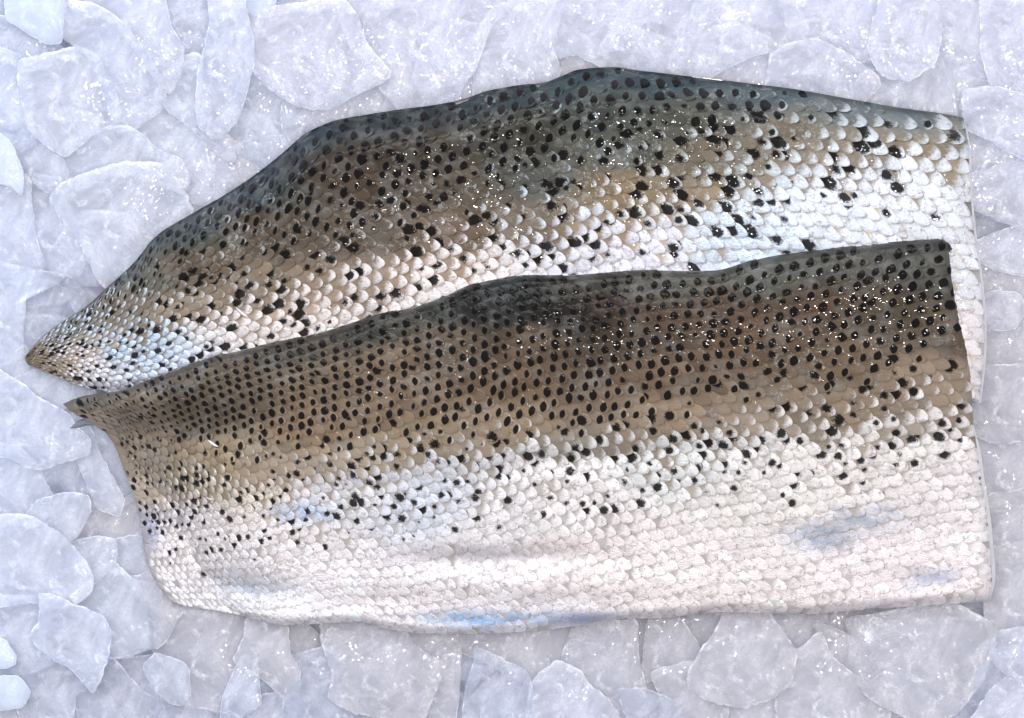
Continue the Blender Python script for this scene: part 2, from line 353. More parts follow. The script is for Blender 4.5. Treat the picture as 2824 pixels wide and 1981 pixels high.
# ---- upper fillet
T1 = [(58,797),(90,760),(140,722),(190,690),(240,645),(300,590),(350,530),(420,485),(500,440),(560,400),(620,355),(660,320),(690,296),(750,271),(820,258),(900,245),(960,238),(1030,225),(1090,205),(1160,192),(1220,185),(1262,170),(1300,156),(1380,151),(1440,159),(1540,171),(1620,180),(1700,190),(1800,203),(1880,218),(1960,232),(2040,245),(2100,253),(2160,264)]
B1 = [(64,818),(110,838),(170,862),(225,876),(300,882),(500,860),(800,800),(1100,745),(1500,725),(1800,765),(2050,850),(2195,905)]
L1 = [(58,797),(57,808),(64,818)]
R1 = [(2160,264),(2171,330),(2175,400),(2180,480),(2190,560),(2202,650),(2208,750),(2204,830),(2195,905)]
def h1(U, V, x, y):
    z = 5+15*sm(0, 0.16, V)*sm(0, 0.10, U)**0.5+2.0*np.sin(np.clip(V, 0, 1)*2.6)
    z = z-5*sm(0.45, 1.0, V)
    z = z-9*(1-sm(0.0, 0.035, V))**2
    z = z*(0.35+0.65*sm(0, 0.30, U))
    z = z-2.2*(1-sm(0, 0.02, 1-U))
    z = z-3.0*sm(0.85, 1.0, V)*(1-sm(0.1, 0.2, U))
    # soft folds seen in the photo
    z = z+1.6*gauss(x, y, 1370, 220, 90, 90)-1.5*gauss(x, y, 1180, 420, 60, 200, 0.25)
    z = z-1.2*gauss(x, y, 540, 600, 50, 170, 0.4)+1.1*gauss(x, y, 780, 330, 120, 60)
    z = z+0.7*gauss(x, y, 420, 640, 60, 160, 0.5)+0.5*wn(x/160, y/160, 1.0)
    return np.maximum(z, 3.2)
f1 = build_surface(T1, B1, L1, R1, h1)
pig1 = [(60,800,(150,140,125)),(140,740,(118,124,122)),(250,680,(122,116,104)),(200,780,(190,182,172)),(300,620,(98,104,100)),(400,520,(68,80,80)),(450,600,(98,88,76)),(430,700,(150,140,125)),(560,420,(48,62,66)),(600,520,(84,76,66)),(580,640,(130,120,106)),(650,720,(185,172,160)),
 (700,310,(38,54,60)),(760,360,(66,58,50)),(800,420,(76,66,56)),(800,520,(92,84,74)),(800,640,(150,136,122)),(900,260,(36,48,50)),(950,330,(60,56,48)),(1000,420,(86,80,70)),(1000,520,(112,98,84)),(1000,620,(165,150,136)),
 (1100,220,(38,54,58)),(1150,300,(60,62,56)),(1200,400,(78,84,84)),(1200,500,(122,112,100)),(1300,180,(44,64,70)),(1350,250,(62,72,72)),(1400,340,(84,90,88)),(1400,430,(138,124,98)),(1350,520,(160,146,128)),
 (1500,190,(52,74,82)),(1550,260,(80,86,82)),(1600,350,(112,108,96)),(1600,450,(150,138,120)),(1700,220,(74,92,98)),(1750,300,(118,114,104)),(1800,400,(138,132,122)),(1900,250,(98,112,114)),(1950,320,(134,128,116)),(2050,270,(110,122,126)),(2080,340,(140,132,116)),(2130,420,(150,144,130)),
 (1500,560,(190,182,174)),(1900,480,(190,184,178)),(2150,600,(200,196,192)),(2190,800,(205,200,196)),(2150,300,(128,128,118))]
sv1 = [(60,800,(.3,)),(150,760,(.6,)),(250,800,(.9,)),(250,700,(.5,)),(350,560,(.05,)),(400,650,(.45,)),(450,750,(.95,)),(600,560,(.2,)),(650,650,(.6,)),(700,720,(.95,)),(750,400,(.0,)),(800,500,(.25,)),(850,600,(.7,)),(900,300,(.05,)),(950,420,(.18,)),(1000,480,(.4,)),(1000,560,(.75,)),(1000,650,(.95,)),
 (1150,280,(.1,)),(1150,400,(.25,)),(1150,480,(.55,)),(1150,560,(.9,)),(1350,200,(.08,)),(1350,300,(.25,)),(1400,400,(.5,)),(1400,480,(.75,)),(1400,560,(.98,)),(1550,200,(.12,)),(1600,300,(.35,)),(1600,400,(.5,)),(1650,480,(.9,)),(1700,560,(1,)),(1750,230,(.25,)),(1800,320,(.4,)),(1800,400,(.7,)),(1850,460,(1,)),(1950,260,(.4,)),(2000,340,(.6,)),(2000,420,(.9,)),(2100,300,(.45,)),(2150,380,(.7,)),(2150,500,(1,)),(2190,700,(1,))]
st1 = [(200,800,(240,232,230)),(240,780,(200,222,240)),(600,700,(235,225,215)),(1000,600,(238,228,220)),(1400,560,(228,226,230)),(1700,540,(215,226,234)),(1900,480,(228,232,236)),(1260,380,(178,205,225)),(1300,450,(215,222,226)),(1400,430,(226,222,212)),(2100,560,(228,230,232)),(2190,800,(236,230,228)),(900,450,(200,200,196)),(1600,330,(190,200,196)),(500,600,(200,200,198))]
dense1 = P2([(60,735),(200,700),(300,640),(450,560),(600,530),(800,500),(1000,440),(1200,370),(1400,310),(1600,255),(1800,230),(2000,240),(2200,250)])
def pf(pts, scale=1.15, desat=0.15):
    def f(x, y):
        c = lin(field(pts, x, y, 3))*scale; g = c.mean(-1, keepdims=True); return c*(1-desat)+g*desat
    return f
def fields1(x, y, u, v, r):
    n = len(x); silver = np.clip(field(sv1, x, y-22+32*sm(1350, 1800, x), 1)[:, 0]**(1.6-0.5*sm(1350, 1800, x))*0.98+r.normal(0, 0.10, n)*sm(0.0, .2, field(sv1, x, y, 1)[:, 0]), 0, 1)
    db = dense1(x); dense = 1-sm(-50, 60, y-db)
    q = r.random(n)
    spot = np.where(q < dense*0.90, np.clip(r.normal(0.44, 0.10, n), .2, .66)*(0.7+0.3*dense), 0.0)
    sty = np.where(spot > 0, r.choice([0.16, 0.3, 0.6], n, p=[.5, .3, .2]), 1.0)
    oa = np.where(spot > 0, r.normal(0.62, 0.04, n), 0); ob = np.where(spot > 0, r.normal(0.02, 0.10, n), 0)
    k2 = (spot == 0) & (r.random(n) < 0.46*(1-0.55*sm(150, 420, y-db))*(1-0.65*sm(1700, 2150, x))*(1-sm(2110, 2140, x)*sm(500, 560, y)))
    spot = np.where(k2, r.uniform(0.25, 0.85, n), spot); sty = np.where(k2, r.uniform(.5, 1.0, n), sty)
    oa = np.where(k2, r.uniform(-0.15, 0.5, n), oa); ob = np.where(k2, r.uniform(-.5, .5, n), ob)
    edge = sm(0.0, 0.03, v)
    return dict(warm=np.array([1.10, 0.98, 0.83]), silver=silver*edge, spot=spot, style=sty, oa=oa, ob=ob, lift=0.55+0.55*edge*(0.8+0.4*r.random(n)), pigf=pf(pig1), silf=pf(st1, 1.05, 0.0))
# ---- lower fillet
T2 = [(140,905),(180,891),(240,880),(290,870),(340,850),(420,820),(500,795),(600,772),(700,750),(780,728),(850,705),(930,688),(1000,665),(1050,641),(1110,626),(1180,618),(1260,618),(1350,612),(1450,606),(1560,608),(1620,605),(1680,586),(1750,571),(1830,562),(1920,551),(2000,542),(2060,538),(2122,536)]
B2 = [(385,1350),(430,1362),(500,1372),(600,1395),(650,1402),(720,1398),(800,1395),(870,1410),(920,1418),(1000,1422),(1100,1420),(1200,1415),(1300,1402),(1400,1388),(1500,1385),(1560,1378),(1620,1372),(1700,1375),(1780,1378),(1900,1370),(2000,1362),(2100,1356),(2212,1350)]
L2 = [(140,905),(165,927),(200,945),(240,975),(262,1010),(280,1060),(300,1110),(315,1160),(320,1210),(330,1260),(352,1305),(385,1350)]
R2 = [(2122,536),(2129,580),(2136,640),(2150,720),(2165,780),(2176,850),(2181,930),(2190,1000),(2200,1080),(2212,1150),(2220,1230),(2224,1300),(2212,1350)]
def h2(U, V, x, y):
    z = 26+5*np.sin(np.clip(V*1.9, 0, 1)*math.pi)**0.8-15*sm(0.12, 1.0, V)
    z = z-3.5*(1-sm(0.0, 0.03, V))**2
    z = z-6*(1-sm(0.0, 0.035, 1-V))**2
    z = z-15*(1-sm(0.0, 0.17, U))**1.6*sm(0.0, 0.30, V)-10*(1-sm(0, 0.09, U))**2
    z = z-4.5*gauss(x, y, 470, 945, 130, 40, 0.12)+2.5*gauss(x, y, 330, 900, 120, 26, -0.1)
    z = z-2.0*(1-sm(0, 0.012, 1-U))
    z = z-3.4*gauss(x, y, 560, 1315, 120, 28, 0.15)-3.2*gauss(x, y, 1130, 1250, 190, 26, -0.03)+3.0*gauss(x, y, 1200, 1310, 260, 34)
    z = z-1.5*gauss(x, y, 830, 1350, 120, 22, -0.1)-2.0*gauss(x, y, 1120, 1395, 210, 20)
    z = z-1.6*gauss(x, y, 1330, 1025, 190, 24, -0.1)+1.2*gauss(x, y, 1130, 700, 140, 50)+1.3*gauss(x, y, 720, 860, 130, 60)
    z = z-1.2*gauss(x, y, 1500, 630, 90, 50)+0.9*gauss(x, y, 1250, 780, 300, 60)+0.5*wn(x/170, y/130, 1.0, 5)
    z = z-0.9*gauss(x, y, 1850, 1210, 120, 34)-0.8*gauss(x, y, 2080, 1300, 70, 22)
    return np.maximum(z, 4.0)
f2 = build_surface(T2, B2, L2, R2, h2)
pig2 = [(150,905,(140,128,112)),(230,890,(128,120,104)),(230,940,(165,148,128)),(300,920,(128,112,92)),(300,1000,(176,156,130)),(400,880,(100,88,72)),(450,950,(104,92,74)),(550,860,(108,94,76)),(480,1010,(166,146,112)),(420,1070,(172,152,118)),(330,1100,(188,172,152)),(600,1080,(186,166,140)),(340,1180,(178,176,184)),
 (650,790,(84,78,66)),(700,850,(122,103,80)),(700,950,(144,120,92)),(850,730,(62,62,54)),(900,800,(122,102,78)),(900,900,(132,110,84)),(950,980,(160,138,108)),(1000,690,(48,52,46)),(1000,760,(104,88,70)),(1120,640,(40,54,56)),(1150,670,(22,27,26)),(1230,690,(28,28,24)),(1080,680,(30,32,30)),(1300,700,(40,34,27)),(1200,760,(100,82,62)),(1300,650,(64,62,52)),(1350,690,(58,46,36)),  # darkest points: wet fold and its shadow, put into the skin colour
 (1150,850,(116,94,70)),(1150,950,(156,134,104)),(1250,1020,(150,140,122)),(1500,640,(96,96,86)),(1450,720,(84,66,50)),(1600,700,(90,70,52)),(1700,610,(92,94,86)),(1700,760,(104,82,60)),(1850,700,(92,72,54)),(1850,590,(84,84,76)),(2050,560,(80,82,76)),(2100,620,(80,78,68)),(2000,700,(86,74,56)),(2120,740,(98,82,64)),(1900,820,(118,98,74)),(1900,900,(150,130,104)),
 (1500,850,(124,102,78)),(1500,940,(158,136,108)),(1650,980,(168,150,126)),(2080,850,(160,138,112)),(2150,950,(158,142,122)),(2050,1000,(178,164,146)),(1700,1060,(192,184,170)),(1200,1080,(196,188,178)),(800,1040,(186,168,142)),(900,1150,(200,194,188)),(500,1200,(206,198,192)),(600,1330,(204,200,198)),(1200,1200,(200,196,192)),(1700,1200,(206,198,192)),(2150,1150,(204,196,190)),(1200,1390,(200,192,190)),(2100,1300,(208,200,196))]
sv2 = [(150,905,(0,)),(250,930,(0,)),(300,1000,(.02,)),(300,1100,(.25,)),(400,900,(0,)),(450,1000,(.05,)),(450,1050,(.5,)),(400,1120,(.6,)),(550,950,(0,)),(560,1030,(.2,)),(600,1090,(.75,)),(340,1200,(.7,)),(500,1150,(.95,)),(700,960,(.02,)),(720,1020,(.3,)),(750,1090,(.9,)),(900,930,(.02,)),(900,1000,(.4,)),(950,1060,(.9,)),(1100,900,(0,)),(1100,960,(.2,)),(1150,1010,(.75,)),(1300,920,(.05,)),(1350,980,(.5,)),(1350,1050,(.95,)),
 (1500,870,(.02,)),(1520,930,(.25,)),(1550,990,(.8,)),(1650,860,(.08,)),(1700,920,(.4,)),(1700,990,(.85,)),(1750,1060,(1,)),(1900,830,(.08,)),(1900,900,(.35,)),(1950,960,(.75,)),(2000,1040,(1,)),(2050,800,(.08,)),(2100,860,(.35,)),(2130,920,(.6,)),(2150,1000,(.95,)),(1200,700,(0,)),(1600,700,(0,)),(2000,650,(0,)),(700,800,(0,)),(1000,1200,(1,)),(1600,1200,(1,)),(2100,1200,(1,)),(700,1300,(1,)),(1200,1390,(1,))]
st2 = [(400,1150,(238,228,220)),(500,1080,(232,220,200)),(700,1250,(244,236,232)),(600,1330,(240,236,234)),(800,1100,(226,224,222)),(950,1140,(214,218,224)),(1100,1180,(238,234,230)),(1300,1130,(240,234,228)),(1300,1250,(236,224,218)),(1500,1250,(240,230,224)),(1500,1050,(226,226,220)),(1700,1130,(236,230,222)),(1900,1050,(236,230,222)),(2150,1150,(240,232,228)),(2000,1250,(240,230,226)),(2100,1340,(242,232,228)),(1700,1330,(240,230,224)),(1000,1320,(240,232,228)),(650,1390,(246,240,238)),(1200,1418,(246,240,238))]
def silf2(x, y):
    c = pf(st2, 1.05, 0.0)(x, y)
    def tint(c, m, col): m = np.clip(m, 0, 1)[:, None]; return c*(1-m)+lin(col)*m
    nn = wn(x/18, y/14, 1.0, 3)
    c = tint(c, 1.0*gauss(x, y, 1090, 1388, 180, 22)*(1+.5*nn)-.15, (160, 194, 228))  # blue-grey sky sheen painted into the belly colour, here and below
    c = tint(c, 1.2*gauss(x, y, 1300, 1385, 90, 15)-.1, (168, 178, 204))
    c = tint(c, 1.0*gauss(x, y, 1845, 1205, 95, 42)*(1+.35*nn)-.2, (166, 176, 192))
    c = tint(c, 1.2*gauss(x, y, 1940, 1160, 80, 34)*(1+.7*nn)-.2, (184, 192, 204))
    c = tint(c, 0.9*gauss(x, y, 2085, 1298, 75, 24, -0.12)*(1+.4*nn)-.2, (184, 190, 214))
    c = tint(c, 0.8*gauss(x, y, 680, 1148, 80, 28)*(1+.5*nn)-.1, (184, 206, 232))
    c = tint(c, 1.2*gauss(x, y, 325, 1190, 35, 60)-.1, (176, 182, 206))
    c = tint(c, 0.9*gauss(x, y, 1080, 1245, 170, 20)-.05, (196, 192, 194))  # grey shade of the two belly folds, painted into the colour
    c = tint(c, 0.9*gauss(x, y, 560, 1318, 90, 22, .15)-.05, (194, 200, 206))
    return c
dense2 = P2([(140,905),(300,930),(450,1010),(600,1010),(750,975),(900,960),(1050,955),(1200,950),(1400,925),(1600,880),(1750,850),(1900,830),(2050,780),(2200,740)])
sparse2 = P2([(250,1190),(400,1270),(600,1250),(800,1215),(1000,1205),(1200,1150),(1500,1140),(1800,1125),(2000,1105),(2230,1050)])
def fields2(x, y, u, v, r):
    n = len(x); silver = np.clip(field(sv2, x, y-8, 1)[:, 0]**1.25+r.normal(0, 0.13, n)*sm(0.04, .35, field(sv2, x, y, 1)[:, 0]), 0, 1)
    db = dense2(x); dense = 1-sm(-55, 55, y-db); leftfade = sm(190, 420, x)
    q = r.random(n)
    spot = np.where(q < dense*0.955, np.clip(r.normal(0.425, 0.085, n), .2, .62)*(0.6+0.4*dense)*(.45+.55*leftfade), 0.0)
    sty = np.where(spot > 0, r.choice([0.14, 0.26, 0.5], n, p=[.6, .25, .15]), 1.0)
    oa = np.where(spot > 0, r.normal(0.60, 0.04, n), 0); ob = np.where(spot > 0, r.normal(0.02, 0.08, n), 0)
    k2 = (spot == 0) & (r.random(n) < 0.50*(1-sm(-90, 45, y-sparse2(x))))
    small = sm(-120, 30, y-sparse2(x))*0.14
    spot = np.where(k2, np.maximum(r.uniform(0.22, 0.68, n)-small, 0.2), spot); sty = np.where(k2, r.uniform(.5, 1.0, n), sty)
    oa = np.where(k2, r.uniform(-0.15, 0.5, n), oa); ob = np.where(k2, r.uniform(-.5, .5, n), ob)
    edge = sm(0.0, 0.03, v)
    lift = (0.55+0.5*edge*(0.8+0.4*r.random(n)))*(1-0.6*sm(1060, 1220, y))
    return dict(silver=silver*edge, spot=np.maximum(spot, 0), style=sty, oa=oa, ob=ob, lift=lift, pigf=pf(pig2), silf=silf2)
def ext_right(x, y):
    e = np.zeros((len(x), 2)); e[:, 0] = 1.3*sm(2080, 2150, x); return e
def ext_low(x, y):
    e = np.zeros((len(x), 2)); e[:, 0] = 2.0*sm(2080, 2150, x)*sm(930, 1030, y); return e
under1 = lambda x, y, z: np.minimum(z-0.002, 0.0022)
def under2(x, y, z):
    # the lower fillet's flesh lies on the upper fillet where they overlap
    ov = 1-sm(0, 120, y-(np.interp(x, [60, 300, 800, 1500, 2050, 2200], [830, 882, 800, 725, 850, 905])))
    return np.minimum(z-0.002, 0.003+0.0145*ov)
F1 = build_fillet('fish_fillet', 'upper fish fillet, dark teal back, scaly spotted skin up, partly tucked under the lower one', f1, build_scales(f1, 43, 17.5, math.radians(22), fields1, 11), pf(pig1), under1, ext_right, 'scaly fillets laid on ice')
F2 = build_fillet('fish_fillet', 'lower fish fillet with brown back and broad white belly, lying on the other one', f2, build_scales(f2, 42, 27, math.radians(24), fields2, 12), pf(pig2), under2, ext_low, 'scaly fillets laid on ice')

# fin stub at the narrow end of the lower fillet
def ribbon(name, ctr, widths, thick, mat, parent=None):
    c = np.array(ctr, float); n = len(c); d = np.gradient(c, axis=0); d[:, 2] = 0; d /= np.linalg.norm(d, axis=1, keepdims=True)
    s = np.stack([-d[:, 1], d[:, 0], 0*d[:, 0]], -1)*np.array(widths)[:, None]/2
    rows = np.stack([c-s, c+[0, 0, thick], c+s, c-[0, 0, thick]], 1)
    V = rows.reshape(-1, 3); F = list(gridfaces(n, 4, 0, True)); F += [[0, 1, 2, 3], [(n-1)*4+3, (n-1)*4+2, (n-1)*4+1, (n-1)*4]]
    if parent is not None: V = V-np.array(parent.location)
    return make_obj(name, V, F, [mat], parent)
def pts3(l): return [W(np.array(float(x)), np.array(float(y)), z*0.001) for x, y, z in l]
ribbon('fin', pts3([(285,1165,12),(262,1166,12),(240,1163,11),(222,1168,10),(206,1176,9),(194,1181,9)]), [0.0005,0.0022,0.0030,0.0028,0.0018,0.0004], 0.0005, fin_m, F2)

def flake(pa, pb, wd, label):
    f = f2 if wd[1] == 2 else f1
    def ht(x, y):
        d = (f.D[..., 0]-x/K)**2+(f.D[..., 1]-y/K)**2; i = np.unravel_index(np.argmin(d), d.shape); return f.X[i][2]
    L = []
    for t in np.linspace(0, 1, 6):
        x = pa[0]+(pb[0]-pa[0])*t; y = pa[1]+(pb[1]-pa[1])*t+3*math.sin(t*3); L.append((x, y, ht(x, y)*1000+1.1))
    o = ribbon('loose_scale', pts3(L), np.array([.1, .7, 1, .9, .6, .1])*wd[0]*0.001, 0.00022, flake_m)
    tag(o, label, 'fish scale', 'loose scales stuck on the skin')
flake((650,848), (686,876), (1.3, 1), 'small white sliver of scale stuck on the upper fillet, left half')
flake((573,1213), (603,1232), (1.2, 2), 'white sliver of scale stuck near the folded narrow end of the lower fillet')
flake((566,1370), (592,1376), (1.2, 2), 'short white scale lying where the brown turns silver on the lower fillet')

# ---------------------------------------------------------------- ice
tray = make_obj('counter', np.array([[-1.2, -1, -0.045], [1.2, -1, -0.045], [1.2, 1, -0.045], [-1.2, 1, -0.045]]), [[0, 1, 2, 3]], [tray_m], smooth=False)
tray['kind'] = 'structure'
outl = np.vstack([curve([(x, y) for x, y in q], np.linspace(0, 1, 120)) for q in (T1, R1, R2, B2[::-1], L2[::-1], L1+B1[:5])])*K
poly_top = np.vstack([f1.T, f1.R, f1.B[::-1], f1.L[::-1]])*K; poly_bot = np.vstack([f2.T, f2.R, f2.B[::-1], f2.L[::-1]])*K
def inside(poly, x, y):
    p = poly[::6]; q = np.roll(p, -1, 0); c = np.zeros(x.shape, bool)
    for (x0, y0), (x1, y1) in zip(p, q):
        if y0 == y1: continue
        m = ((y0 > y) != (y1 > y)) & (x < (x1-x0)*(y-y0)/(y1-y0)+x0); c ^= m
    return c
def fishdist(x, y):
    P = np.vstack([poly_top[::8], poly_bot[::8]])
    d = np.sqrt(((x[..., None]-P[:, 0])**2+(y[..., None]-P[:, 1])**2).min(-1))
    ins = inside(poly_top, x, y) | inside(poly_bot, x, y)
    return np.where(ins, -d, d)
def chunk(poly, ztop, thick, mat, label, seed, grow=1.03, slope=0.19, group='pieces of ice in the bed', cat='ice chunk', name='ice_chunk', NR=110):
    r = np.random.default_rng(seed)
    p = np.array(poly, float)
    for _ in range(2):
        q = np.roll(p, -1, 0); p = np.stack([p*0.88+q*0.12, p*0.12+q*0.88], 1).reshape(-1, 2)
    q = np.vstack([p, p[:1]]); l = np.r_[0, np.cumsum(np.hypot(*np.diff(q, axis=0).T))]; t = np.linspace(0, l[-1], NR, endpoint=False)
    p = np.stack([np.interp(t, l, q[:, 0]), np.interp(t, l, q[:, 1])], -1)
    c = p.mean(0); rel = (p-c); rad = np.hypot(*rel.T); Rm_ = rad.mean()
    rel = rel*(grow+24/Rm_); nr = rel/np.hypot(*rel.T)[:, None]
    th = np.arange(NR)/NR*6.283
    jit = sum(r.normal(0, 1)*np.sin(k*th+r.uniform(0, 6.28))/k**0.7 for k in range(4, 45)); jv = nr*(jit*min(2.2, Rm_*0.025))[:, None]
    rr = np.r_[np.linspace(0, .92, 24), .95, .975, .99, 1.0]
    G = rel[None]*rr[:, None, None]+jv[None]*(sm(0.72, 1.0, rr)*1.0)[:, None, None]
    rel = rel+jv
    # facets
    Z = None
    for k in range(r.integers(4, 8)):
        an = r.uniform(0, 6.28); s = r.uniform(0.3, 1.0)*slope; o = r.uniform(0.05, 0.6)*Rm_
        pl = -s*(G[..., 0]*math.cos(an)+G[..., 1]*math.sin(an)-o); Z = np.exp(-pl/(0.02*Rm_)) if Z is None else Z+np.exp(-pl/(0.02*Rm_))
    Z = -0.02*Rm_*np.log(Z+np.exp(-slope*2.5)); Z = Z-Z.max()
    Z = Z*MM+0.0003*wn((G[..., 0]+c[0])/90, (G[..., 1]+c[1])/90, 1.0, seed % 20)+0.00005*wn((G[..., 0]+c[0])/22, (G[..., 1]+c[1])/22, 1.0, seed % 17)
    er = min(0.0013, Rm_*MM*0.14); e = np.clip((rr-0.92)/0.08, 0, 1); Z = Z-(er*(1-np.sqrt(1-np.minimum(e, .999)**2)))[:, None]
    rimv = np.exp(-((rr-0.975)/0.03)**2)
    gx, gy = G[..., 0]+c[0], G[..., 1]+c[1]
    zt = ztop*0.001+Z
    fd = fishdist(gx, gy); lim = 0.0022+np.clip(fd, 0, None)*MM*0.45+np.clip(fd, None, 0)*MM*0.1
    zt = np.minimum(zt, np.maximum(lim, -0.006)+0.0003*wn(gx/30, gy/30, 1.0))
    rows = [W(gx, gy, zt)]; rows[0][..., 2] = zt
    base = min(zt[-1].min()-0.003, (ztop-thick)*0.001)
    for k, (s, f_) in enumerate(((1.012, .35), (0.99, .7), (0.86, .97), (0.5, 1.03), (0.0, 1.05))):
        z = zt[-1]+(base-zt[-1])*f_; x, y = rel[:, 0]*s+c[0], rel[:, 1]*s+c[1]; q = W(x, y, z); q[..., 2] = z; rows.append(q[None])
    V = np.vstack([a.reshape(-1, NR, 3) for a in rows]); n = V.shape[0]
    org = V.reshape(-1, 3).mean(0); org[2] = base
    o = make_obj(name, V.reshape(-1, 3)-org, gridfaces(n, NR, 0, True)[:, ::-1], [mat]); o.location = org
    rv = np.zeros((n, NR), np.float32); rv[:len(rr)] = rimv[:, None]
    at = o.data.attributes.new('rim', 'FLOAT', 'POINT'); at.data.foreach_set('value', rv.ravel())
    tag(o, label, cat, group); return o
